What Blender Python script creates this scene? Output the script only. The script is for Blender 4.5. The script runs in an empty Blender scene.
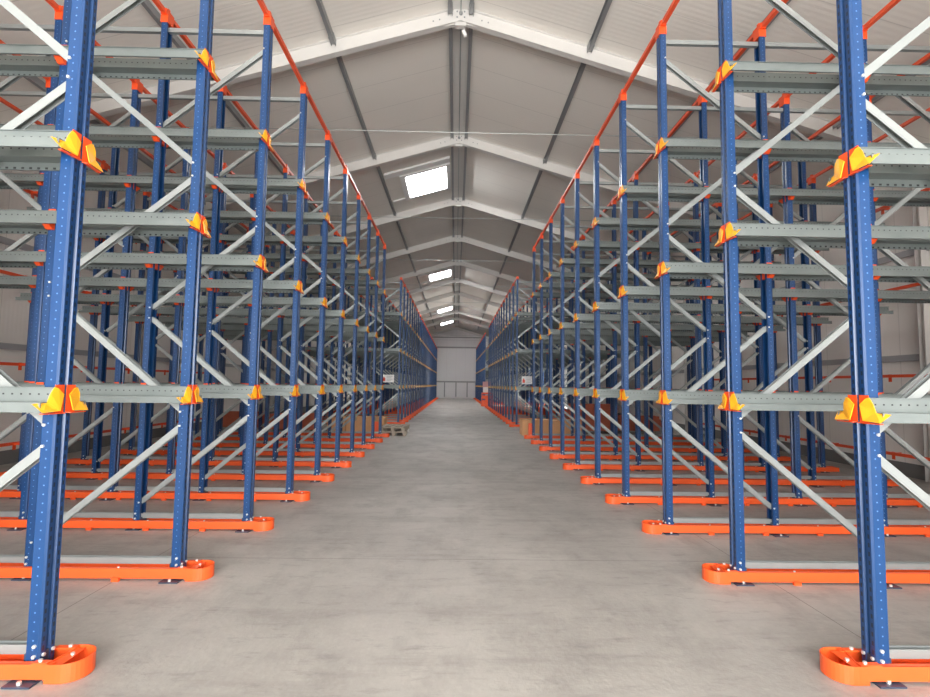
import bpy, bmesh, math, random
from mathutils import Vector, Matrix
random.seed(7)
PI = math.pi
sc = bpy.context.scene
COL = sc.collection

# ------------------------------------------------------------------ materials
def new_mat(name):
    m = bpy.data.materials.new(name); m.use_nodes = True
    nt = m.node_tree; nt.nodes.clear()
    out = nt.nodes.new('ShaderNodeOutputMaterial')
    b = nt.nodes.new('ShaderNodeBsdfPrincipled')
    nt.links.new(b.outputs[0], out.inputs[0])
    return m, nt, b

def N(nt, t, **kw):
    n = nt.nodes.new(t)
    for k, v in kw.items(): setattr(n, k, v)
    return n

def math_n(nt, op, a, b=None, c=None):
    n = nt.nodes.new('ShaderNodeMath'); n.operation = op
    for i, v in enumerate((a, b, c)):
        if v is None: continue
        if isinstance(v, (int, float)): n.inputs[i].default_value = v
        else: nt.links.new(v, n.inputs[i])
    return n.outputs[0]

def mix_c(nt, f, a, b):
    n = nt.nodes.new('ShaderNodeMix'); n.data_type = 'RGBA'
    for i, v in ((0, f), (6, a), (7, b)):
        if isinstance(v, (int, float)): n.inputs[i].default_value = v
        elif isinstance(v, tuple): n.inputs[i].default_value = (*v, 1)
        else: nt.links.new(v, n.inputs[i])
    return n.outputs[2]

def simple(name, col, rough=.5, metal=0, var=.12, scale=6, bump=0):
    m, nt, b = new_mat(name)
    tc = N(nt, 'ShaderNodeTexCoord'); nz = N(nt, 'ShaderNodeTexNoise')
    nz.inputs['Scale'].default_value = scale; nz.inputs['Detail'].default_value = 4
    nt.links.new(tc.outputs['Object'], nz.inputs['Vector'])
    lo = tuple(c*(1-var) for c in col); hi = tuple(min(1, c*(1+var)) for c in col)
    nt.links.new(mix_c(nt, nz.outputs['Fac'], lo, hi), b.inputs['Base Color'])
    b.inputs['Roughness'].default_value = rough; b.inputs['Metallic'].default_value = metal
    if bump:
        bp = N(nt, 'ShaderNodeBump'); bp.inputs['Strength'].default_value = bump; bp.inputs['Distance'].default_value = .01
        nt.links.new(nz.outputs['Fac'], bp.inputs['Height']); nt.links.new(bp.outputs[0], b.inputs['Normal'])
    return m

def periodic(nt, v, pitch, half):
    # 1 where v lies within half of a multiple of pitch
    w = math_n(nt, 'PINGPONG', v, pitch/2)
    return math_n(nt, 'LESS_THAN', w, half)

def upright_mat():
    m, nt, b = new_mat('blue_perforated_steel')
    tc = N(nt, 'ShaderNodeTexCoord'); sp = N(nt, 'ShaderNodeSeparateXYZ')
    nt.links.new(tc.outputs['Object'], sp.inputs[0])
    x, y, z = sp.outputs
    ay = math_n(nt, 'ABSOLUTE', y)
    front = math_n(nt, 'GREATER_THAN', x, .030)
    colm = math_n(nt, 'LESS_THAN', math_n(nt, 'ABSOLUTE', math_n(nt, 'SUBTRACT', ay, .034)), .0065)
    slot = math_n(nt, 'MULTIPLY', math_n(nt, 'MULTIPLY', front, colm), periodic(nt, z, .05, .0125))
    side = math_n(nt, 'GREATER_THAN', ay, .0585)
    sx = math_n(nt, 'LESS_THAN', math_n(nt, 'ABSOLUTE', math_n(nt, 'ADD', x, .002)), .0042)
    dot = math_n(nt, 'MULTIPLY', math_n(nt, 'MULTIPLY', side, sx), periodic(nt, z, .05, .0040))
    nz = N(nt, 'ShaderNodeTexNoise'); nz.inputs['Scale'].default_value = 9
    nt.links.new(tc.outputs['Object'], nz.inputs['Vector'])
    c0 = mix_c(nt, nz.outputs['Fac'], (.0050, .041, .138), (.0066, .050, .165))
    c1 = mix_c(nt, slot, c0, (.004, .007, .02))
    c2 = mix_c(nt, dot, c1, (.10, .20, .42))
    nt.links.new(c2, b.inputs['Base Color'])
    b.inputs['Roughness'].default_value = .34
    b.inputs['Coat Weight'].default_value = .12; b.inputs['Coat Roughness'].default_value = .2
    return m

def rail_mat():
    # local: web |y|<.09 holes at z~.022 ; lip |y|>.16 holes at z~-.058
    m, nt, b = new_mat('galvanised_perforated_rail')
    tc = N(nt, 'ShaderNodeTexCoord'); sp = N(nt, 'ShaderNodeSeparateXYZ')
    nt.links.new(tc.outputs['Object'], sp.inputs[0])
    x, y, z = sp.outputs
    ay = math_n(nt, 'ABSOLUTE', y)
    web = math_n(nt, 'LESS_THAN', ay, .09)
    zw = math_n(nt, 'LESS_THAN', math_n(nt, 'ABSOLUTE', math_n(nt, 'SUBTRACT', z, .026)), .0045)
    h1 = math_n(nt, 'MULTIPLY', math_n(nt, 'MULTIPLY', web, zw), periodic(nt, x, .05, .0055))
    lip = math_n(nt, 'MULTIPLY', math_n(nt, 'GREATER_THAN', ay, .1672), math_n(nt, 'LESS_THAN', ay, .1720))
    zl = math_n(nt, 'LESS_THAN', math_n(nt, 'ABSOLUTE', math_n(nt, 'ADD', z, .062)), .009)
    h2 = math_n(nt, 'MULTIPLY', math_n(nt, 'MULTIPLY', lip, zl), periodic(nt, x, .05, .009))
    h = math_n(nt, 'MAXIMUM', h1, h2)
    nz = N(nt, 'ShaderNodeTexNoise'); nz.inputs['Scale'].default_value = 5; nz.inputs['Detail'].default_value = 5
    nt.links.new(tc.outputs['Object'], nz.inputs['Vector'])
    c0 = mix_c(nt, nz.outputs['Fac'], (.150, .176, .174), (.230, .260, .256))
    nt.links.new(mix_c(nt, h, c0, (.03, .033, .035)), b.inputs['Base Color'])
    b.inputs['Metallic'].default_value = .35; b.inputs['Roughness'].default_value = .42
    return m

def floor_mat():
    m, nt, b = new_mat('worn_concrete')
    tc = N(nt, 'ShaderNodeTexCoord')
    mp = N(nt, 'ShaderNodeMapping'); nt.links.new(tc.outputs['Object'], mp.inputs[0])
    def noise(scale, det, sx=1, sy=1, rough=.6):
        mm = N(nt, 'ShaderNodeMapping'); mm.inputs['Scale'].default_value = (sx, sy, 1)
        nt.links.new(tc.outputs['Object'], mm.inputs[0])
        n = N(nt, 'ShaderNodeTexNoise'); n.inputs['Scale'].default_value = scale; n.inputs['Detail'].default_value = det
        n.inputs['Roughness'].default_value = rough
        nt.links.new(mm.outputs[0], n.inputs['Vector']); return n.outputs['Fac']
    sc2 = noise(5.5, 9, .55, 1.7, .75); a = noise(.55, 8); c = noise(2.2, 10, 1, .55, .7); d = noise(26, 6); st = noise(1.1, 9, .45, 2.2, .72)
    def ramp(v, p0, p1):
        r = N(nt, 'ShaderNodeMapRange'); r.inputs[1].default_value = p0; r.inputs[2].default_value = p1
        nt.links.new(v, r.inputs[0]); return r.outputs[0]
    col = mix_c(nt, ramp(a, .35, .68), (.325, .308, .288), (.450, .430, .402))
    col = mix_c(nt, math_n(nt, 'MULTIPLY', ramp(c, .48, .66), .55), col, (.25, .235, .22))
    col = mix_c(nt, math_n(nt, 'MULTIPLY', ramp(st, .52, .68), .55), col, (.225, .208, .195))
    col = mix_c(nt, math_n(nt, 'MULTIPLY', ramp(d, .45, .75), .16), col, (.52, .50, .47))
    col = mix_c(nt, math_n(nt, 'MULTIPLY', ramp(sc2, .54, .68), .55), col, (.20, .19, .18))
    col = mix_c(nt, math_n(nt, 'MULTIPLY', ramp(sc2, .42, .28), .30), col, (.55, .53, .50))
    # saw-cut joints
    sp = N(nt, 'ShaderNodeSeparateXYZ'); nt.links.new(tc.outputs['Object'], sp.inputs[0])
    jx = math_n(nt, 'LESS_THAN', math_n(nt, 'ABSOLUTE', math_n(nt, 'SUBTRACT', math_n(nt, 'ABSOLUTE', math_n(nt, 'ADD', sp.outputs[0], .03)), 2.76)), .004)
    jy = periodic(nt, math_n(nt, 'SUBTRACT', sp.outputs[1], 5.02), 5.0, .004)
    j = math_n(nt, 'MULTIPLY', math_n(nt, 'MAXIMUM', jx, jy), .75)
    col = mix_c(nt, j, col, (.12, .11, .10))
    nt.links.new(col, b.inputs['Base Color'])
    rr = N(nt, 'ShaderNodeMapRange'); rr.inputs[3].default_value = .42; rr.inputs[4].default_value = .68
    nt.links.new(c, rr.inputs[0]); nt.links.new(rr.outputs[0], b.inputs['Roughness'])
    bp = N(nt, 'ShaderNodeBump'); bp.inputs['Strength'].default_value = .3; bp.inputs['Distance'].default_value = .01
    nt.links.new(d, bp.inputs['Height']); nt.links.new(bp.outputs[0], b.inputs['Normal'])
    return m

def panel_mat(name, col, axis, pitch, seam, rough=.5):
    # sandwich panel: fine ribs at `pitch`, cover joints at `seam` along object axis
    m, nt, b = new_mat(name)
    tc = N(nt, 'ShaderNodeTexCoord'); sp = N(nt, 'ShaderNodeSeparateXYZ')
    nt.links.new(tc.outputs['Object'], sp.inputs[0])
    v = sp.outputs[axis]
    rib = math_n(nt, 'MULTIPLY', math_n(nt, 'PINGPONG', v, pitch/2), 2/pitch)
    sm = periodic(nt, v, seam, .008)
    nz = N(nt, 'ShaderNodeTexNoise'); nz.inputs['Scale'].default_value = .5; nz.inputs['Detail'].default_value = 4
    nt.links.new(tc.outputs['Object'], nz.inputs['Vector'])
    lo = tuple(c*.94 for c in col); hi = tuple(c*1.05 for c in col)
    c = mix_c(nt, nz.outputs['Fac'], lo, hi)
    c = mix_c(nt, math_n(nt, 'MULTIPLY', sm, .35), c, tuple(k*.45 for k in col))
    nt.links.new(c, b.inputs['Base Color'])
    b.inputs['Roughness'].default_value = rough
    bp = N(nt, 'ShaderNodeBump'); bp.inputs['Strength'].default_value = .35; bp.inputs['Distance'].default_value = .004
    nt.links.new(rib, bp.inputs['Height']); nt.links.new(bp.outputs[0], b.inputs['Normal'])
    return m

def emit_mat(name, col, s):
    m = bpy.data.materials.new(name); m.use_nodes = True
    nt = m.node_tree; nt.nodes.clear()
    out = nt.nodes.new('ShaderNodeOutputMaterial'); e = nt.nodes.new('ShaderNodeEmission')
    e.inputs[0].default_value = (*col, 1); e.inputs[1].default_value = s
    nt.links.new(e.outputs[0], out.inputs[0]); return m

M = dict(
    blue=upright_mat(), rail=rail_mat(), floor=floor_mat(),
    galv=simple('galvanised_steel', (.36, .39, .39), .34, .5, .10, 8),
    orange=simple('orange_painted_steel', (.90, .115, .022), .40, 0, .07, 7),
    orange2=simple('orange_red_bracket_paint', (.82, .085, .014), .42, 0, .06, 9),
    tie=simple('orange_red_tie_paint', (.80, .095, .028), .42, 0, .06, 5),
    yellow=simple('golden_yellow_paint', (1.0, .46, .02), .40, 0, .05, 9),
    dark=simple('dark_base_plate_steel', (.045, .06, .10), .5, .2, .15, 12),
    bolt=simple('zinc_bolt', (.78, .78, .75), .3, .5, .05, 20),
    roof=panel_mat('roof_sandwich_panel', (.77, .74, .69), 1, .105, 1.0),
    wall=panel_mat('wall_sandwich_panel', (.88, .845, .80), 1, .10, 1.0),
    wallb=panel_mat('gable_wall_panel', (.86, .85, .86), 0, .10, 1.15),
    plinth=simple('concrete_plinth', (.17, .165, .16), .8, 0, .15, 3),
    rafter=simple('rafter_galvanised', (.70, .685, .66), .45, .2, .06, 2),
    purlin=simple('purlin_galvanised', (.30, .31, .32), .45, .4, .08, 3),
    lamp_shroud=simple('black_lamp_shroud', (.012, .012, .012), .9, 0, .1, 6),  # for the added box round the side lamp, black to stop glare
    dim_orange=simple('dimmed_orange_steel', (.48, .12, .06), .55, 0, .15, 6),  # orange rack steel, with the light falloff put into a darker colour
    girt=simple('gable_girt_steel', (.40, .40, .41), .5, .1, .06, 3),
    frame=simple('white_upvc_frame', (.82, .82, .82), .45, 0, .04, 4),
    carton=simple('brown_cardboard', (.66, .36, .18), .8, 0, .14, 5, .1),
    wood=simple('grey_pallet_wood', (.36, .31, .25), .85, 0, .2, 12, .2),
    sign=simple('white_sign_enamel', (.82, .82, .82), .35, 0, .02, 5),
    red=simple('red_sign_print', (.65, .06, .03), .4, 0, .02, 5),
    grey=simple('grey_sign_print', (.42, .42, .44), .5, 0, .02, 5),
    white=simple('white_plastic', (.80, .79, .77), .5, 0, .04, 8),
    pink=simple('pale_pink_carton', (.60, .33, .32), .7, 0, .08, 6),
    steel=simple('brushed_steel', (.6, .6, .6), .35, .7, .05, 10),
    pane=emit_mat('daylight_through_polycarbonate', (1.0, 1.0, 1.0), 42.0),
)

# ------------------------------------------------------------------ mesh helpers
def obj(name, bm, mat, parent=None, smooth=False):
    me = bpy.data.meshes.new(name)
    bmesh.ops.recalc_face_normals(bm, faces=bm.faces[:])
    bm.to_mesh(me); bm.free()
    for mm in (mat if isinstance(mat, (list, tuple)) else [mat]): me.materials.append(mm)
    if smooth:
        for p in me.polygons: p.use_smooth = True
    o = bpy.data.objects.new(name, me); COL.objects.link(o)
    if parent: o.parent = parent
    return o

def box(bm, x0, x1, y0, y1, z0, z1, mi=0):
    vs = [bm.verts.new((x, y, z)) for x in (x0, x1) for y in (y0, y1) for z in (z0, z1)]
    for q in ((0, 1, 3, 2), (4, 6, 7, 5), (0, 4, 5, 1), (2, 3, 7, 6), (0, 2, 6, 4), (1, 5, 7, 3)):
        f = bm.faces.new([vs[i] for i in q]); f.material_index = mi
    return vs

def extrude_poly(bm, pts, fn, t0, t1, mi=0):
    """closed 2-D outline pts swept from t0 to t1; fn(p,q,t) -> 3-D"""
    a = [bm.verts.new(fn(p[0], p[1], t0)) for p in pts]
    c = [bm.verts.new(fn(p[0], p[1], t1)) for p in pts]
    n = len(pts)
    for i in range(n):
        f = bm.faces.new((a[i], a[(i+1) % n], c[(i+1) % n], c[i])); f.material_index = mi
    f = bm.faces.new(a[::-1]); f.material_index = mi
    f = bm.faces.new(c); f.material_index = mi

def sheet(path, th):
    """outline of an open 2-D path thickened by th on its left side"""
    n = len(path); off = []
    P = [Vector(p) for p in path]
    for i in range(n):
        ds = []
        if i > 0: ds.append((P[i]-P[i-1]).normalized())
        if i < n-1: ds.append((P[i+1]-P[i]).normalized())
        ns = [Vector((-d.y, d.x)) for d in ds]
        m = sum(ns, Vector((0, 0))).normalized()
        k = m.dot(ns[0])
        off.append(P[i] + m*(th/max(k, .4)))
    return [tuple(p) for p in P] + [tuple(p) for p in off[::-1]]

def bar(bm, p0, p1, prof, up=(0, 1, 0), mi=0):
    """sweep a closed profile (u,v) from p0 to p1; v runs along `up` made square to the axis"""
    p0 = Vector(p0); p1 = Vector(p1); d = (p1-p0).normalized()
    v = Vector(up); v = (v - d*v.dot(d)).normalized(); u = v.cross(d)
    a = [bm.verts.new(p0 + u*q[0] + v*q[1]) for q in prof]
    c = [bm.verts.new(p1 + u*q[0] + v*q[1]) for q in prof]
    n = len(prof)
    for i in range(n):
        f = bm.faces.new((a[i], a[(i+1) % n], c[(i+1) % n], c[i])); f.material_index = mi
    bm.faces.new(a[::-1]).material_index = mi; bm.faces.new(c).material_index = mi

def ngon(r, n=8): return [(r*math.cos(2*PI*i/n), r*math.sin(2*PI*i/n)) for i in range(n)]
def rect(w, h): return [(-w/2, -h/2), (w/2, -h/2), (w/2, h/2), (-w/2, h/2)]

def bolt(bm, p, ax, r=.010, h=.010, mi=0):
    p = Vector(p); bar(bm, p, p + Vector(ax)*h, ngon(r, 6), (0, 0, 1) if abs(ax[2]) < .5 else (1, 0, 0), mi)

def plate(bm, pts, th, mi=0):
    """thin plate from a planar 3-D polygon"""
    P = [Vector(p) for p in pts]; n = (P[1]-P[0]).cross(P[2]-P[0]).normalized()
    a = [bm.verts.new(p - n*th/2) for p in P]; c = [bm.verts.new(p + n*th/2) for p in P]
    k = len(P)
    for i in range(k): bm.faces.new((a[i], a[(i+1) % k], c[(i+1) % k], c[i])).material_index = mi
    bm.faces.new(a[::-1]).material_index = mi; bm.faces.new(c).material_index = mi

def empty(name, loc, rz=0):
    o = bpy.data.objects.new(name, None); COL.objects.link(o)
    o.location = loc; o.rotation_euler = (0, 0, rz); o.empty_display_size = .2
    return o

def tag(o, label=None, cat=None, group=None, kind=None):
    if label: o['label'] = label
    if cat: o['category'] = cat
    if group: o['group'] = group
    if kind: o['kind'] = kind
    return o

def copy_tree(o, parent=None):
    c = o.copy(); COL.objects.link(c); c.parent = parent
    for ch in list(KIDS.get(o.name, ())): copy_tree(ch, c)
    return c

ONES = ['', 'first', 'second', 'third', 'fourth', 'fifth', 'sixth', 'seventh', 'eighth', 'ninth', 'tenth', 'eleventh', 'twelfth',
        'thirteenth', 'fourteenth', 'fifteenth', 'sixteenth', 'seventeenth', 'eighteenth', 'nineteenth', 'twentieth']
def nth(n):
    if n <= 20: return ONES[n]
    return 'twenty-' + ONES[n-20] if n < 30 else ('thirtieth' if n == 30 else 'thirty-' + ONES[n-30])

# ------------------------------------------------------------------ measured layout
XL, XR = -2.325, 2.455          # front uprights either side of the aisle
Y0, D = 3.08, 1.465             # first rack frame, lane pitch
UX = [0, -1.22, -2.47, -3.72, -4.93]
LEV = [1.54, 3.05, 4.55]
TOP = 5.97
RAILB = -5.12
WX = 8.75                       # side wall inner face
YF, YB = -6.0, 63.6             # front and gable wall
RIDGE, SLOPE = 8.80, .297       # underside of roof
RAFT = [9.33 + 4.93*k for k in range(-3, 11)]
def roof_z(x): return RIDGE - SLOPE*abs(x)

# ------------------------------------------------------------------ rack frame prototype
UP_PATH = [(-.032, .036), (-.060, .036), (-.060, -.026), (-.051, -.037), (-.018, -.037), (-.011, -.023), (.011, -.023), (.018, -.037),
           (.051, -.037), (.060, -.026), (.060, .036), (.032, .036)]   # (across, -front)
def upright_bm(z0, z1):
    bm = bmesh.new()
    prof = sheet(UP_PATH, .004)
    extrude_poly(bm, prof, lambda p, q, t: (-q, p, t), z0, z1)
    return bm

C_PROF = sheet([(.026, .024), (-.026, .024), (-.026, -.024), (.026, -.024)], .004)
def brace_bm(x0, z0, x1, z1, bolts=True):
    bm = bmesh.new()
    a = Vector((x0, 0, z0)); b = Vector((x1, 0, z1)); d = (b-a).normalized()
    bar(bm, a - d*.0, b + d*.0, C_PROF, (0, 1, 0))
    if bolts:
        for p in (a, b):
            for s in (-1, 1): bolt(bm, (p.x, s*.056, p.z), (0, s, 0), .009, .014, 1)
    return bm

def rail_path(s):
    # web near the upright, pallet shelf out into the lane, down-turned lip
    return [(s*.088, .066), (s*.076, .066), (s*.076, -.022), (s*.170, -.022), (s*.170, -.070), (s*.160, -.070)]
def rail_bm(s):
    bm = bmesh.new()
    pr = sheet(rail_path(s), .004*s)
    extrude_poly(bm, pr, lambda p, q, t: (t, p, q), RAILB, .036)
    return bm

def guide_bm(s):
    bm = bmesh.new()
    a = .038                                         # front face of the upright
    # orange back plate with its small bottom flange
    box(bm, a-.002, a+.003, min(s*.010, s*.078), max(s*.010, s*.078), -.080, .080, 1)
    plate(bm, [(a, s*.012, -.080), (a+.024, s*.020, -.083), (a+.012, s*.165, -.083), (a-.01, s*.165, -.083), (a-.01, s*.078, -.080)], .005, 1)
    # yellow cheek: the rail web carried on, bent inwards and down
    C = (a+.004, s*.088, .066); C2 = (a+.008, s*.066, .060); Dd = (a+.010, s*.022, .024); P1 = (a+.016, s*.050, -.070); P2 = (a-.004, s*.124, -.018); B = (a+.003, s*.112, .030)
    plate(bm, [P2, P1, Dd, C2, C, B], .006, 0)
    # yellow ramp: the pallet shelf carried on, tipping down to the aisle
    P3 = (a-.026, s*.202, -.026); P4 = (a+.016, s*.174, -.076)
    plate(bm, [P1, P2, P3, P4], .006, 0)
    return bm

def arm_bm():
    bm = bmesh.new()
    pts = [(-.066, .085), (-.066, -.03), (-.165, -.027), (-.165, -.033), (-.085, -.10), (-.066, -.10), (.066, -.10), (.085, -.10), (.165, -.033), (.165, -.027), (.066, -.03), (.066, .085)]
    extrude_poly(bm, pts, lambda p, q, t: (t, p, q), -.030, .030)
    return bm

def floor_rail_bm(tabs=True):
    bm = bmesh.new()
    y0 = -.01
    for s in (-1, 1):
        y = y0 + s*.098
        box(bm, RAILB-.1, .145, y-.004, y+.004, .020, .100)
        box(bm, RAILB-.1, .145, min(y, y-s*.030), max(y, y-s*.030), .094, .100)
        box(bm, RAILB-.1, .145, min(y, y-s*.035), max(y, y-s*.035), .020, .026)
    box(bm, RAILB-.1, RAILB-.09, y0-.098, y0+.098, .020, .100)
    if tabs:
        x = -.45
        while x > RAILB:
            for s in (-1, 1):
                box(bm, x-.03, x+.03, y0+s*.112-.012, y0+s*.112+.012, .0, .03)
                bolt(bm, (x, y0+s*.082, .100), (0, 0, 1), .008, .008, 1)
            x -= .62
    return bm

def nose_bm(detail=True):
    bm = bmesh.new(); y0 = -.01
    pts = [(.115, -.104)]
    for i in range(17):
        a = -PI/2 + PI*i/16
        pts.append((.175 + .110*max(0, math.cos(a))**.85, .106*math.sin(a)))
    pts.append((.115, .104))
    pr = sheet([(p[0], p[1]) for p in pts], -.007)
    extrude_poly(bm, pr, lambda p, q, t: (p, q+y0, t), .003, .104)
    if detail:
        plate(bm, [(.105, y0-.10, .012), (.150, y0+.10, .012), (.150, y0+.10, .098), (.105, y0-.10, .098)], .006)   # skew cross web
        box(bm, .035, .150, y0+.064, y0+.100, .100, .106)         # top clips
        box(bm, .035, .120, y0-.100, y0-.064, .100, .106)
        plate(bm, [(.15, y0+.09, .090), (.115, y0-.095, .090), (.19, y0-.09, .090), (.19, y0+.09, .090)], .004)
        for p in ((.115, y0+.08, .106), (.07, y0-.08, .106), (.172, y0+.02, .092)): bolt(bm, p, (0, 0, 1), .011, .012, 1)
    return bm

def base_plate_bm():
    bm = bmesh.new()
    box(bm, -.075, .075, -.165, .125, .0, .010)
    box(bm, -.050, .034, -.055, .055, .009, .125)
    for s in (-1, 1):
        bolt(bm, (0, s*.115 - .025, .010), (0, 0, 1), .012, .016, 1)
        for z in (.115, .170):
            bolt(bm, (.010, s*.059, z), (0, s, 0), .010, .012, 1)
    bolt(bm, (.036, -.034, .115), (1, 0, 0), .010, .012, 1); bolt(bm, (.036, .034, .115), (1, 0, 0), .010, .012, 1)
    return bm

KIDS = {}
def child(name, bm, mat, parent, loc=(0, 0, 0), rz=0, label=None):
    o = obj(name, bm, mat, parent); o.location = loc; o.rotation_euler = (0, 0, rz)
    KIDS.setdefault(parent.name, []).append(o)
    if label: o['label'] = label
    return o
def reuse(src, parent, loc=(0, 0, 0), rz=0):
    o = src.copy(); COL.objects.link(o); o.parent = parent; o.location = loc; o.rotation_euler = (0, 0, rz)
    KIDS.setdefault(parent.name, []).append(o)
    return o

BR = [(1, .29, 0, 1.27), (0, 1.39, 1, 2.37), (1, 2.49, 0, 3.46), (0, 3.58, 1, 4.55), (1, 4.67, 0, 5.63)]
def make_frame(lod, src=None):
    """lod 0: all parts and sub-parts; 1: main parts; 2: far away"""
    root = empty('pallet_rack', (0, 0, 0))
    up = None
    bp = None
    for i, ux in enumerate(UX):
        rz = 0 if i in (0, 2, 4) else PI
        if up is None:
            up = child('upright_post', upright_bm(.06, TOP), M['blue'], root, (ux, 0, 0), rz)
            o = up
        else: o = reuse(up, root, (ux, 0, 0), rz)
        if lod == 0:
            if bp is None: bp = child('base_plate', base_plate_bm(), [M['dark'], M['bolt']], o, label='dark bolted base plate')
            else: reuse(bp, o)
    inset = .022
    first = {}
    for (fa, fb) in ((0, 1), (2, 3)):
        if lod < 2:
            for k, (i0, z0, i1, z1) in enumerate(BR):
                xs = (UX[fa]-inset, UX[fb]+inset)
                if k in first: reuse(first[k], root, (UX[fa], 0, 0))
                else:
                    w = UX[fb]-UX[fa]+2*inset
                    xx = (-inset, -inset + w)
                    first[k] = child('diagonal_brace', brace_bm(xx[i0], z0, xx[i1], z1, lod == 0), [M['galv'], M['bolt']], root, (UX[fa], 0, 0))
        else:
            bm = bmesh.new()
            for (i0, z0, i1, z1) in BR:
                xx = (UX[fa]-inset, UX[fb]+inset)
                bar(bm, (xx[i0], 0, z0), (xx[i1], 0, z1), rect(.05, .045), (0, 1, 0))
            child('zigzag_bracing', bm, M['galv'], root)
    if lod < 2:
        for z in (.135, 5.86):
            h = None
            for k in range(4):
                w = UX[k]-UX[k+1]
                bm = bmesh.new(); bar(bm, (UX[k]-.03, 0, z), (UX[k+1]+.03, 0, z), C_PROF, (0, 1, 0))
                child('horizontal_strut', bm, [M['galv'], M['bolt']], root)
    for lz in LEV:
        for s in (-1, 1):
            key = ('r', s)
            if key in first: r = reuse(first[key], root, (0, 0, lz))
            else: r = first[key] = child('load_rail', rail_bm(s), M['rail'], root, (0, 0, lz))
            key = ('g', s)
            if key in first: reuse(first[key], r)
            else: first[key] = child('entry_guide', guide_bm(s), [M['yellow'], M['orange2']], r, label='golden yellow entry guide on orange plate')
        if lod < 2:
            for i in range(1, 5):
                if 'a' in first: reuse(first['a'], root, (UX[i], 0, lz))
                else: first['a'] = child('support_arm', arm_bm(), M['orange2'], root, (UX[i], 0, lz), label='orange support arm')
    fr = child('floor_rail', floor_rail_bm(lod == 0), [M['orange'], M['bolt']], root)
    child('nose_guard', nose_bm(lod == 0), [M['orange'], M['bolt']], fr)
    return root

PROTO = {k: make_frame(k) for k in (0, 1, 2)}
USED = set()
def place(lod, side, y, label, group):
    o = PROTO[lod] if lod not in USED else copy_tree(PROTO[lod])
    USED.add(lod)
    o.location = (XL if side == 'L' else XR, y, 0)
    o.rotation_euler = (0, 0, 0 if side == 'L' else PI)
    tag(o, label, 'rack', group)
    return o

# copy_tree keys on prototype names; take a snapshot before any copies
word = {'L': 'left', 'R': 'right'}
BLOCKS = []   # side, name, y list
near = [Y0 + D*k for k in range(10)]
BLOCKS.append(('L', 'near', near)); BLOCKS.append(('R', 'near', [y - .01 for y in near]))
BLOCKS.append(('L', 'far', [21.3 + D*k for k in range(29)]))
BLOCKS.append(('R', 'middle', [20.75 + D*k for k in range(13)]))
BLOCKS.append(('R', 'far', [43.4 + D*k for k in range(14)]))
ROWS = []
for side, nm, ys in BLOCKS:
    for i, y in enumerate(ys):
        lod = 0 if nm == 'near' else (1 if y < 27 else 2)
        w = word[side]
        if nm == 'near':
            where = f'{nth(i+1)} blue upright rack frame from the camera on the {w} of the aisle'
            if i == 0: where = f'foremost blue upright rack frame at the {w} edge of the concrete aisle'
        elif (side, nm) == ('R', 'far'):
            where = f'{nth(i+1)} rack frame past the second cross gap on the right, counting towards gable'
        else:
            where = f'{nth(i+1)} rack frame past the cross aisle on the {w}, counting towards the gable'
        ROWS.append((lod, side, y, where, f'rack frames in the {nm} {w} block'))
# prototypes must be copied before they are moved: place all, prototype first keeps its own children
for r in ROWS: place(*r)

# ------------------------------------------------------------------ tie beams over the tops, stop beams at the back
def line_thing(name, side, xi, ys, z, label, cat, group, caps, y0p=.0, sec=.05, drop=None, pad=.0):
    xw = (XL + xi) if side == 'L' else (XR - xi)
    root = empty(name, (xw, ys[0], z))
    tag(root, label, cat, group)
    bm = bmesh.new()
    # beam
    bar(bm, (0, -pad, 0), (0, ys[-1]-ys[0]+pad, 0), rect(sec, sec), (0, 0, 1))
    if not caps:
        for y in ys: box(bm, -.05, .05, y-ys[0]-.06, y-ys[0]+.06, -.10, .02)
    obj('beam', bm, M['tie'], root)
    if caps:
        first = None
        for y in ys:
            if first is None:
                bm = bmesh.new(); drop(bm); first = obj(caps, bm, M['orange2'], root)
            else:
                o = first.copy(); COL.objects.link(o); o.parent = root; o.location = (0, y-ys[0], 0)
    return root
def cap_geo(bm):
    box(bm, -.044, .044, -.062, .062, -.125, -.030)
    box(bm, -.034, .034, -.085, .085, -.032, .034)
    box(bm, -.020, .020, -.02, .02, .034, .075)
def hang_geo(bm):
    box(bm, .024, .034, -.03, .03, -.10, .03); box(bm, .02, .16, -.015, .015, -.02, .02)
LN = ['aisle front', 'second', 'third', 'fourth', 'rearmost']
for side, nm, ys in BLOCKS:
    w = word[side]
    nl = 5 if nm == 'near' else 3
    blk = {'near': 'near', 'middle': 'middle', 'far': 'far'}[nm]
    for j in range(nl):
        line_thing('top_tie_beam', side, UX[j], ys, TOP + .085,
                   f'orange tie beam on top of the {LN[j]} uprights in the {blk} {w} rack block', 'beam',
                   'orange top tie beams', 'post_cap' if nm == 'near' else None, drop=cap_geo)
    if nm == 'near':
        for lv, zz in (('floor', .56), ('first rail', 1.90), ('second rail', 3.40), ('top rail', 4.90)):
            line_thing('pallet_stop_beam', side, UX[4] - (.20), ys, zz,
                       f'orange pallet stop beam behind the rear uprights above {lv} level, {w} block', 'beam',
                       'orange pallet stop beams', 'hanger_bracket', drop=hang_geo, pad=.3)
# remove nothing: every line stands on its own uprights

# ------------------------------------------------------------------ setting
def struct(o, label=None): return tag(o, label, None, None, 'structure')
bm = bmesh.new(); box(bm, -WX, WX, YF, YB, -.15, 0)
struct(obj('floor', bm, M['floor']), 'worn grey concrete warehouse floor')

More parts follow.
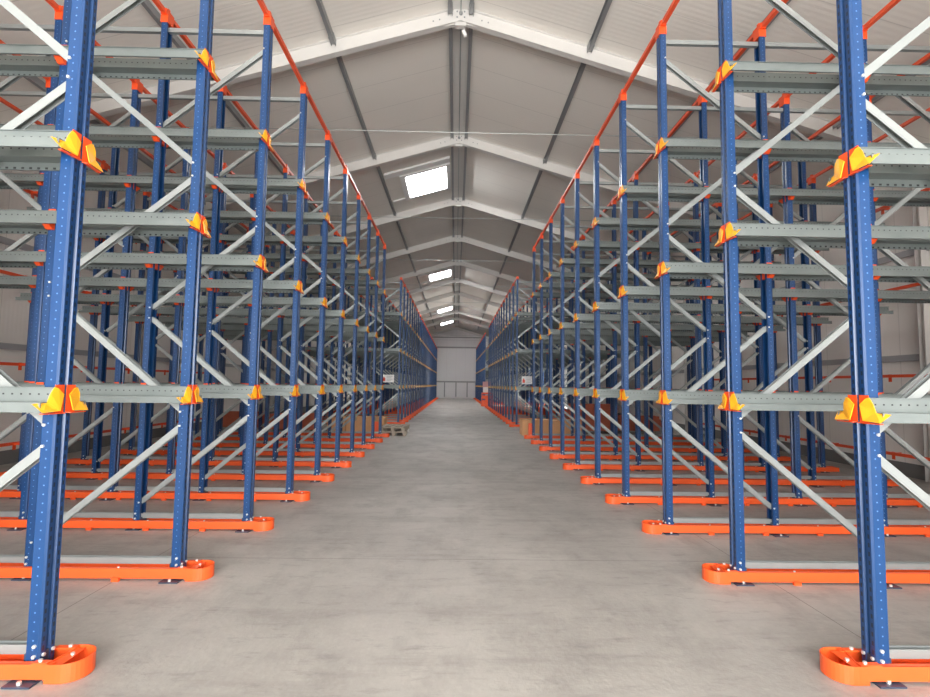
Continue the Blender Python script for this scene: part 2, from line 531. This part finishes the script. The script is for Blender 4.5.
SKY = [(15.95, 17.95), (30.75, 32.75), (45.5, 47.5), (55.4, 57.4)]
SX0, SX1 = -1.80, -.30
def roof_slab(bm, x0, x1, y0, y1):
    pts = [(x0, roof_z(x0)), (x1, roof_z(x1)), (x1, roof_z(x1)+.10), (x0, roof_z(x0)+.10)]
    extrude_poly(bm, pts, lambda p, q, t: (p, t, q), y0, y1)
bm = bmesh.new()
roof_slab(bm, -WX-.2, SX0, YF, YB); roof_slab(bm, SX1, 0, YF, YB)
yy = YF
for a, b in sorted(SKY) + [(YB, YB)]:
    if a > yy: roof_slab(bm, SX0, SX1, yy, a)
    yy = b
struct(obj('ceiling_left', bm, M['roof']), 'pale ribbed roof panels left of the ridge')
bm = bmesh.new(); roof_slab(bm, 0, WX+.2, YF, YB)
struct(obj('ceiling_right', bm, M['roof']), 'pale ribbed roof panels right of the ridge')

EZ = roof_z(WX)
for s, w in ((-1, 'left'), (1, 'right')):
    bm = bmesh.new(); xa, xb = min(s*WX, s*(WX+.12)), max(s*WX, s*(WX+.12))
    if s < 0: box(bm, xa, xb, YF, YB, 0, EZ+.02)
    else:                                            # opening made for the added side lamp, at the second gap between the racks
        box(bm, xa, xb, YF, 39.4, 0, EZ+.02); box(bm, xa, xb, 42.6, YB, 0, EZ+.02); box(bm, xa, xb, 39.4, 42.6, 4.15, EZ+.02)
    wl = struct(obj('wall_'+w, bm, M['wall']), f'pale panelled side wall behind the {w} racks')
    bm = bmesh.new()
    for ya, yb in (((YF, YB),) if s < 0 else ((YF, 39.4), (42.6, YB))): box(bm, min(s*WX, s*(WX-.05)), max(s*WX, s*(WX-.05)), ya, yb, .0, .26)
    struct(obj('baseboard_'+w, bm, M['plinth']), f'dark concrete plinth along the {w} wall')
def gable(bm, y0, y1, x0, x1, zb):
    pts = [(x0, zb), (x1, zb), (x1, roof_z(x1)+.02)]
    if x0 < 0 < x1: pts.append((0, RIDGE+.02))
    pts.append((x0, roof_z(x0)+.02))
    extrude_poly(bm, pts, lambda p, q, t: (p, t, q), y0, y1)
bm = bmesh.new(); gable(bm, YB, YB+.12, -WX, WX, 0)
struct(obj('wall_back', bm, M['wallb']), 'grey panelled gable wall at the far end')
# front wall with the open loading door the daylight comes through (behind the camera)
DX, DZ = 4.2, 5.0
bm = bmesh.new()
gable(bm, YF-.12, YF, -WX, -DX, 0); gable(bm, YF-.12, YF, DX, WX, 0); gable(bm, YF-.12, YF, -DX, DX, DZ)
struct(obj('wall_front', bm, M['wallb']), 'gable wall with open loading door behind the viewpoint')

bm = bmesh.new()                                     # made-up dark box that hides the added side lamp from the camera
box(bm, WX+.12, WX+.85, 39.25, 39.4, 0, 4.3); box(bm, WX+.12, WX+.85, 42.6, 42.75, 0, 4.3); box(bm, WX+.12, WX+.85, 39.4, 42.6, 4.15, 4.3); box(bm, WX, WX+.85, 39.25, 42.75, -.1, 0)
struct(obj('added_lamp_shroud', bm, M['lamp_shroud']), 'added dark shroud hiding the lamp in the made-up side opening')
# gable girts, posts and the low panels at the far end
def trim(n, bm, mat, label): return struct(obj(f'trim_{n}', bm, mat), label)
bm = bmesh.new(); box(bm, -WX+.3, WX-.3, YB-.10, YB-.002, 6.15, 6.33)
trim(1, bm, M['girt'], 'horizontal girt across the far gable wall')
bm = bmesh.new(); box(bm, -6, 6, YB-.10, YB-.002, 7.42, 7.55)
trim(2, bm, M['girt'], 'upper horizontal girt under the far gable roof')
bm = bmesh.new(); box(bm, -WX+.3, WX-.3, YB-.14, YB-.002, 1.93, 2.10)
trim(3, bm, M['girt'], 'low horizontal girt across the far gable wall')
for i, x in enumerate((-1.35, .05, 1.42, 2.45)):
    bm = bmesh.new(); box(bm, x-.07, x+.07, YB-.12, YB-.002, 0, 1.93)
    trim(4+i, bm, M['girt'], f'{nth(i+1)} short post from the left under the low gable girt')

for i, (s, z) in enumerate(((-1, 2.28), (1, 2.28), (-1, 4.3), (1, 4.3))):
    bm = bmesh.new(); x = s*(WX-.035)
    
    for ya, yb in (((YF, 39.4), (42.6, YB)) if s > 0 and z < 4 else ((YF, YB),)): box(bm, x-.034, x+.034, ya, yb, z-.06, z+.06)
    trim(40+i, bm, M['girt'], f"{'lower' if z < 3 else 'upper'} grey wall girt behind the {'left' if s < 0 else 'right'} racks")
# portal rafters, apex plates, columns, tie rods
I_PROF = [(-.07, 0), (.07, 0), (.07, .012), (.006, .018), (.006, .285), (.05, .289), (.05, .30), (-.05, .30), (-.05, .289), (-.006, .285), (-.006, .018), (-.07, .012)]
RD = .30
for k, y in enumerate(RAFT):
    yv = y if k < len(RAFT)-1 else YB-.2
    seen = k - 2
    root = empty('rafter_beam', (0, yv, RIDGE))
    lab = f'{nth(max(1, seen))} pitched roof rafter from the camera' if seen >= 1 else f'roof rafter above or behind the viewpoint, bay {nth(k+1)}'
    tag(root, lab, None, None, 'structure')
    for s in (-1, 1):
        bm = bmesh.new()
        # profile: q = height over the bottom flange
        def fn(p, q, t, s=s): return (s*t, p, -SLOPE*t - RD + q - .004)
        extrude_poly(bm, I_PROF, fn, .0, WX-.05)
        o = obj('rafter_arm', bm, M['rafter'], root)
        o['kind'] = 'structure'
    bm = bmesh.new()
    pl = [(-.62, -.62*SLOPE-RD+.02), (0, -RD-.03), (.62, -.62*SLOPE-RD+.02), (.62, -.62*SLOPE-.03), (0, -.02), (-.62, -.62*SLOPE-.03)]
    extrude_poly(bm, pl, lambda p, q, t: (p, t, q), -.018, -.006)
    if k < 8:
        for x in (-.07, .07):
            for z in (-.10, -.21): bolt(bm, (x, -.018, z), (0, -1, 0), .016, .012, 1)
        for x in (-.52, -.40, .40, .52): bolt(bm, (x, -.018, -abs(x)*SLOPE - .15), (0, -1, 0), .014, .010, 1)
        bar(bm, (0, -.018, -.14), (0, -.05, -.14), ngon(.035, 10), (0, 0, 1), 1)
    box(bm, -.10, .10, -.06, .05, -RD-.10, -RD-.03)
    obj('apex_plate', bm, [M['rafter'], M['purlin']], root)
    for s, w in ((-1, 'left'), (1, 'right')):
        bm = bmesh.new(); x = s*(WX-.09)
        box(bm, x-.08, x+.08, yv-.07, yv-.058, 0, roof_z(x)-.02); box(bm, x-.08, x+.08, yv+.058, yv+.07, 0, roof_z(x)-.02); box(bm, x-.006, x+.006, yv-.058, yv+.058, 0, roof_z(x)-.02)
        bm2 = bm
        struct(obj('wall_column_'+w, bm2, M['rafter']), f'steel wall column on the {w} under its roof rafter, column {nth(k+1)}')
    if 0 <= seen - 1 < 10 and k < len(RAFT)-1:
        bm = bmesh.new(); zt = 6.30; xt = (RIDGE - RD - zt)/SLOPE
        bar(bm, (-xt, 0, zt), (xt, 0, zt), ngon(.007, 6), (0, 0, 1))
        o = obj('trim_%d' % (9+seen), bm, M['galv']); o.location = (0, yv-.09, 0)
        struct(o, f'thin tie rod spanning under the {nth(max(1, seen))} roof rafter')

# purlins, one straight line of C sections each, with cleats at the rafters
for i, (x, nm) in enumerate(((-.20, 'left of the ridge'), (.20, 'right of the ridge'), (-2.38, 'lower left slope near the skylights'), (2.44, 'lower right slope'),
                             (-4.75, 'left slope over the middle uprights'), (4.75, 'right slope over the middle uprights'), (-7.1, 'left eave'), (7.1, 'right eave'))):
    s = 1 if x > 0 else -1
    z = roof_z(x)
    bm = bmesh.new()
    for a, b in zip(RAFT[:-1], RAFT[1:]):
        bar(bm, (x, a+.07, z-.062), (x, b-.07, z-.062), sheet([(.035, .058), (-.035, .058), (-.035, -.058), (.035, -.058)], .005), (0, 0, 1))
    for a in RAFT:
        for q in (-1, 1):
            box(bm, x-.045, x-.036, a+q*.12-.11, a+q*.12+.11, z-.13, z-.01); box(bm, x+.036, x+.045, a+q*.12-.11, a+q*.12+.11, z-.13, z-.01)
    struct(obj('purlin_beam', bm, M['purlin']), f'grey roof purlin line, {nm}')

bm = bmesh.new(); bar(bm, (0, 3.0, RIDGE-.16), (0, YB-1, RIDGE-.16), ngon(.012, 6), (0, 0, 1))
struct(obj('trim_8', bm, M['galv']), 'thin conduit running under the ridge')
bm = bmesh.new()
for s in (-1, 1):
    box(bm, s*.09-.09, s*.09+.09, YF+.1, YB-.1, RIDGE-.035-.02, RIDGE-.035)
struct(obj('trim_9', bm, M['rafter']), 'ridge closure flashing')

# skylights
for i, (a, b) in enumerate(SKY):
    root = empty(f'window_{i+1}', ((SX0+SX1)/2, (a+b)/2, roof_z((SX0+SX1)/2)))
    tag(root, f'{nth(i+1)} roof skylight from the camera, bright daylight in a white frame' if i < 4 else f'skylight above the viewpoint, outside the picture, number {nth(i-3)}', None, None, 'structure')
    cx, cy, cz = root.location
    hx, hy = (SX1-SX0)/2, (b-a)/2
    def P(u, v, w): return (u, v, SLOPE*u + w)
    bm = bmesh.new()
    def fbox(u0, u1, v0, v1, w0, w1):
        vs = [bm.verts.new(P(u, v, w)) for u in (u0, u1) for v in (v0, v1) for w in (w0, w1)]
        for q in ((0, 1, 3, 2), (4, 6, 7, 5), (0, 4, 5, 1), (2, 3, 7, 6), (0, 2, 6, 4), (1, 5, 7, 3)): bm.faces.new([vs[k] for k in q])
    t = .10
    fbox(-hx-.06, hx+.02, -hy-.06, -hy+t, -.09, .10); fbox(-hx-.06, hx+.02, hy-t, hy+.06, -.09, .10)
    fbox(-hx-.06, -hx+t, -hy+t, hy-t, -.09, .10); fbox(hx-t, hx+.02, -hy+t, hy-t, -.09, .10)
    o = obj('window_frame', bm, M['frame'], root); o['kind'] = 'structure'
    bm = bmesh.new()
    for v in (-.5, -.17, .17, .5):
        fbox(-hx+t, hx-t, v*hy*1.3-.008, v*hy*1.3+.008, .035, .05)
    o = obj('glazing_bar', bm, M['frame'], root); o['kind'] = 'structure'
    bm = bmesh.new(); fbox(-hx+t, hx-t, -hy+t, hy-t, .055, .07)
    o = obj('window_pane', bm, M['pane'], root); o['kind'] = 'structure'
    # cover strip between frame and the next purlin
    bm = bmesh.new(); fbox(-hx-.50, hx+.02, -hy-.42, -hy-.10, -.07, -.006); fbox(-hx-.50, -hx-.07, hy-.06, hy+.05, -.05, -.006)
    o = obj('window_flashing', bm, M['frame'], root); o['kind'] = 'structure'

# ------------------------------------------------------------------ loose things
# little sensor lamp hanging at the first apex
r = empty('hanging_sensor_lamp', (.05, RAFT[3]-.02, RIDGE-RD-.10))
tag(r, 'small white lamp hanging under the nearest visible roof apex', 'lamp')
bm = bmesh.new(); bar(bm, (0, 0, 0), (.015, 0, -.09), ngon(.008, 6)); obj('hook', bm, M['steel'], r)
bm = bmesh.new(); bar(bm, (-.005, 0, -.08), (.045, -.01, -.19), rect(.06, .05), (0, 1, 0)); obj('lamp_body', bm, M['white'], r)

def sign(x0, x1, z, y, label):
    r = empty('rack_sign', ((x0+x1)/2, y, z)); tag(r, label, 'sign', 'load signs on the racks')
    w = (x1-x0)/2; h = .155
    bm = bmesh.new(); box(bm, -w, w, -.006, .0, -h, h); obj('sign_panel', bm, M['sign'], r)
    bm = bmesh.new(); box(bm, -w+.03, -w+.13, -.009, -.006, -h+.05, -h+.17); box(bm, -w+.05, -w+.10, -.009, -.006, -h+.17, -h+.22); obj('red_symbol', bm, M['red'], r)
    bm = bmesh.new()
    for k in range(4): box(bm, -w+.18, w-.06-.05*(k % 2), -.008, -.006, h-.075-.06*k, h-.055-.06*k)
    obj('grey_print', bm, M['grey'], r)
    bm = bmesh.new(); box(bm, -.03, .03, 0, .06, -.05, .05); obj('sign_bracket', bm, M['steel'], r)
sign(-3.00, -2.52, 1.87, 21.18, 'white load sign with red symbol on the left rack past the cross aisle')
sign(2.64, 3.12, 1.87, 20.64, 'white load sign with red symbol on the right rack past the cross aisle')

def carton(x, y, z, w, d, h, label, rz=0, mat='carton', grp='brown cartons in the cross aisle', name='cardboard_box'):
    r = empty(name, (x, y, z), rz); tag(r, label, 'box', grp)
    bm = bmesh.new(); vs = box(bm, -w/2, w/2, -d/2, d/2, 0, h)
    bmesh.ops.bevel(bm, geom=bm.edges[:], offset=.008, segments=2, affect='EDGES'); obj('box_body', bm, M[mat], r)
    bm = bmesh.new(); box(bm, -w/2-.001, w/2+.001, -.03, .03, h, h+.002); box(bm, -.03+0*w, .03, -d/2-.002, -d/2, h-.12, h); obj('packing_tape', bm, M['wood'] if mat == 'carton' else M[mat], r)
    return r
def bundle(x, y, n, m, L, label, rz=0):
    """stack of orange steel sections on timber bearers"""
    r = empty('steel_bundle', (x, y, 0), rz); tag(r, label, 'steel bundle', 'stacked orange rack steel in the cross aisle')
    for q in (-.35, .35):
        bm = bmesh.new(); box(bm, q*L-.05, q*L+.05, -m*.055, m*.055, 0, .09); obj('timber_bearer', bm, M['wood'], r)
    for j in range(n):
        bm = bmesh.new()
        for i in range(m):
            o = random.uniform(-.05, .05)
            yc = (i-(m-1)/2)*.11; zc = .09 + j*.105
            prof = sheet([(-.045, .098), (-.045, .003), (.045, .003), (.045, .098)], .006)
            extrude_poly(bm, prof, lambda p, q2, t: (t, yc+p, zc+q2), -L/2+o, L/2+o)
        obj('section_layer', bm, M['dim_orange'], r)
    return r
# right of the aisle
for k in range(3):
    carton(2.55+.66*k, 17.55, 0, .64, .8, .52, f'brown carton on the floor behind the near right racks, {nth(k+1)} from the aisle')
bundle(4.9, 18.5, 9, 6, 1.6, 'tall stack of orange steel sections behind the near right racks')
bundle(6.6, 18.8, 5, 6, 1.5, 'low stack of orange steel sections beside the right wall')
# left of the aisle
for k in range(3):
    carton(-2.75-.66*k, 18.3, 0, .64, .8, .50, f'brown carton on the floor behind the near left racks, {nth(k+1)} from the aisle')
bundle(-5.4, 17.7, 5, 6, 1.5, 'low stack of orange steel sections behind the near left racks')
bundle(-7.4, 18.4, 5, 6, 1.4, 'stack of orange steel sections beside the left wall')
def protector(x, y, label):
    r = empty('rack_end_post', (x, y, 0)); tag(r, label, 'guard post', 'orange guard posts at the cross aisle')
    bm = bmesh.new(); box(bm, -.06, .06, -.05, .05, .012, .46); bmesh.ops.bevel(bm, geom=bm.edges[:], offset=.012, segments=2, affect='EDGES'); obj('post', bm, M['orange'], r)
    bm = bmesh.new(); box(bm, -.10, .10, -.09, .09, 0, .012); obj('foot_plate', bm, M['orange'], r)
protector(2.40, 16.55, 'short orange guard post at the end of the near right racks')
protector(-2.48, 16.51, 'short orange guard post at the end of the near left racks')
def pallet(x, y, z, rz, label):
    r = empty('wooden_pallet', (x, y, z), rz); tag(r, label, 'pallet', 'grey pallets at the cross aisle')
    bm = bmesh.new()
    for k in range(5): box(bm, -.6, .6, -.4+.165*k, -.4+.165*k+.13, .122, .144)
    obj('deck_boards', bm, M['wood'], r)
    bm = bmesh.new()
    for a in (-.53, 0, .53): box(bm, a-.07, a+.07, -.4, .4, .10, .122)
    obj('stringer_boards', bm, M['wood'], r)
    for a in (-.53, 0, .53):
        for b in (-.34, 0, .34):
            bm = bmesh.new(); box(bm, a-.07, a+.07, b-.05, b+.05, .02, .10); obj('spacer_block', bm, M['wood'], r)
    bm = bmesh.new()
    for b in (-.34, 0, .34): box(bm, -.6, .6, b-.05, b+.05, 0, .02)
    obj('bottom_boards', bm, M['wood'], r)
pallet(-1.98, 17.22, 0, PI/2+.05, 'lower grey wooden pallet lying at the left aisle edge')
pallet(-1.97, 17.24, .144, PI/2-.04, 'upper grey wooden pallet stacked at the left aisle edge')
bm = bmesh.new(); bar(bm, (0, 0, 0), (0, 0, .24), ngon(.075, 16), (1, 0, 0)); r = empty('film_roll', (-1.66, 18.1, 0)); tag(r, 'small white roll of wrap standing beside the grey pallets', 'roll')
obj('roll_body', bm, M['white'], r)
bm = bmesh.new(); bar(bm, (0, 0, .24), (0, 0, .27), ngon(.03, 10), (1, 0, 0)); obj('core', bm, M['carton'], r)
# goods at the second gap on the right
for k in range(3):
    r = empty('orange_crate', (2.45 + .02*k, 40.6, .36*k)); tag(r, ('lowest', 'middle', 'topmost')[k] + ' orange crate of the stack in the second right gap', 'crate', 'orange crates in the second right gap')
    bm = bmesh.new(); w = .42
    box(bm, -w, w, -.3, .3, 0, .02)
    for s in (-1, 1):
        box(bm, s*w-.012, s*w+.012, -.3, .3, .02, .35); box(bm, -w, w, s*.3-.012, s*.3+.012, .02, .12); box(bm, -w, w, s*.3-.012, s*.3+.012, .23, .35)
    obj('crate_body', bm, M['orange'], r)
carton(2.47, 40.6, 1.08, .6, .45, .42, 'white carton on top of the orange crates in the right gap', 0, 'white', 'cartons on the orange crates')
carton(2.45, 40.6, 1.502, .62, .45, .42, 'pale pink carton topmost above the orange crates in the right gap', 0, 'pink', 'cartons on the orange crates')
# pale sheets lying along the gable wall
for i, (x, w) in enumerate(((-1.0, .9), (.4, 1.0), (1.65, 1.0))):
    bm = bmesh.new(); box(bm, -w/2, w/2, -.3, .3, 0, .16 + .04*(i % 2)); bmesh.ops.bevel(bm, geom=bm.edges[:], offset=.02, segments=2, affect='EDGES')
    o = obj('insulation_pack', bm, M['white']); o.location = (x, YB-.9, 0)
    tag(o, f'flat white pack on the floor before the gable wall, {nth(i+1)} from left', 'pack', 'white packs at the gable wall')
# crumpled paper by the front right foot
bm = bmesh.new(); bmesh.ops.create_icosphere(bm, subdivisions=3, radius=.04)
for v in bm.verts:
    k = 1 + .25*math.sin(v.co.x*140)*math.cos(v.co.y*170) + random.uniform(-.08, .08)
    v.co = Vector((v.co.x*1.1*k, v.co.y*.8*k, max(-.021, v.co.z*.55*k)))
o = obj('crumpled_paper', bm, M['white']); o.location = (2.28, 2.76, .022); tag(o, 'crumpled white paper scrap beside the front right floor rail', 'paper')

# ------------------------------------------------------------------ light
w = bpy.data.worlds.new('daylight'); sc.world = w; w.use_nodes = True
bg = w.node_tree.nodes['Background']; bg.inputs[0].default_value = (.85, .92, 1, 1); bg.inputs[1].default_value = 1.0
def area(name, loc, rot, sx, sy, power, col=(1, 1, 1)):
    l = bpy.data.lights.new(name, 'AREA'); l.shape = 'RECTANGLE'; l.size = sx; l.size_y = sy; l.energy = power; l.color = col
    o = bpy.data.objects.new(name, l); COL.objects.link(o); o.location = loc; o.rotation_euler = rot; return o
area('door_daylight', (0, YF+.05, DZ/2+.1), (PI/2, 0, 0), DX*2, DZ-.3, 2300, (1, .985, .96))
area('added_side_fill', (WX+.80, 41.0, 2.1), (0, PI/2, 0), 3.9, 3.0, 1100, (1, .97, .92))  # added fill that brightens the far roof through the made-up side opening
sl = bpy.data.lights.new('sun', 'SUN'); sl.energy = 16; sl.angle = .01; sl.color = (1, .96, .90)
so = bpy.data.objects.new('sun', sl); COL.objects.link(so); so.location = (0, -12, 12)
so.rotation_euler = (math.radians(50), 0, 0)      # added to lift the ceiling by bounce: enters the loading door on to the floor behind
sc.cycles.use_denoising = True
sc.cycles.max_bounces = 10; sc.cycles.diffuse_bounces = 6

sc.view_settings.view_transform = 'Standard'; sc.view_settings.look = 'None'; sc.view_settings.gamma = 1
sc.view_settings.use_curve_mapping = False; sc.view_settings.exposure = .09

# ------------------------------------------------------------------ camera (solved from the photograph)
F, PIT, YAW, ROL = 516.438, .07037, .01728, .01317
cy, sy, cp, sp, cr, sr = math.cos(YAW), math.sin(YAW), math.cos(PIT), math.sin(PIT), math.cos(ROL), math.sin(ROL)
rt = Vector((cy, -sy, 0)); fw = Vector((cp*sy, cp*cy, sp)); up = Vector((-sp*sy, -sp*cy, cp))
r2 = rt*cr + up*sr; u2 = -rt*sr + up*cr
cam = bpy.data.cameras.new('camera'); co = bpy.data.objects.new('camera', cam); COL.objects.link(co)
m = Matrix.Identity(4)
for i in range(3): m[i][0] = r2[i]; m[i][1] = u2[i]; m[i][2] = -fw[i]
m.translation = (0, 0, 1.65)
co.matrix_world = m
cam.sensor_fit = 'HORIZONTAL'; cam.sensor_width = 36; cam.lens = F/930*36; cam.clip_end = 200; cam.clip_start = .05
sc.camera = co
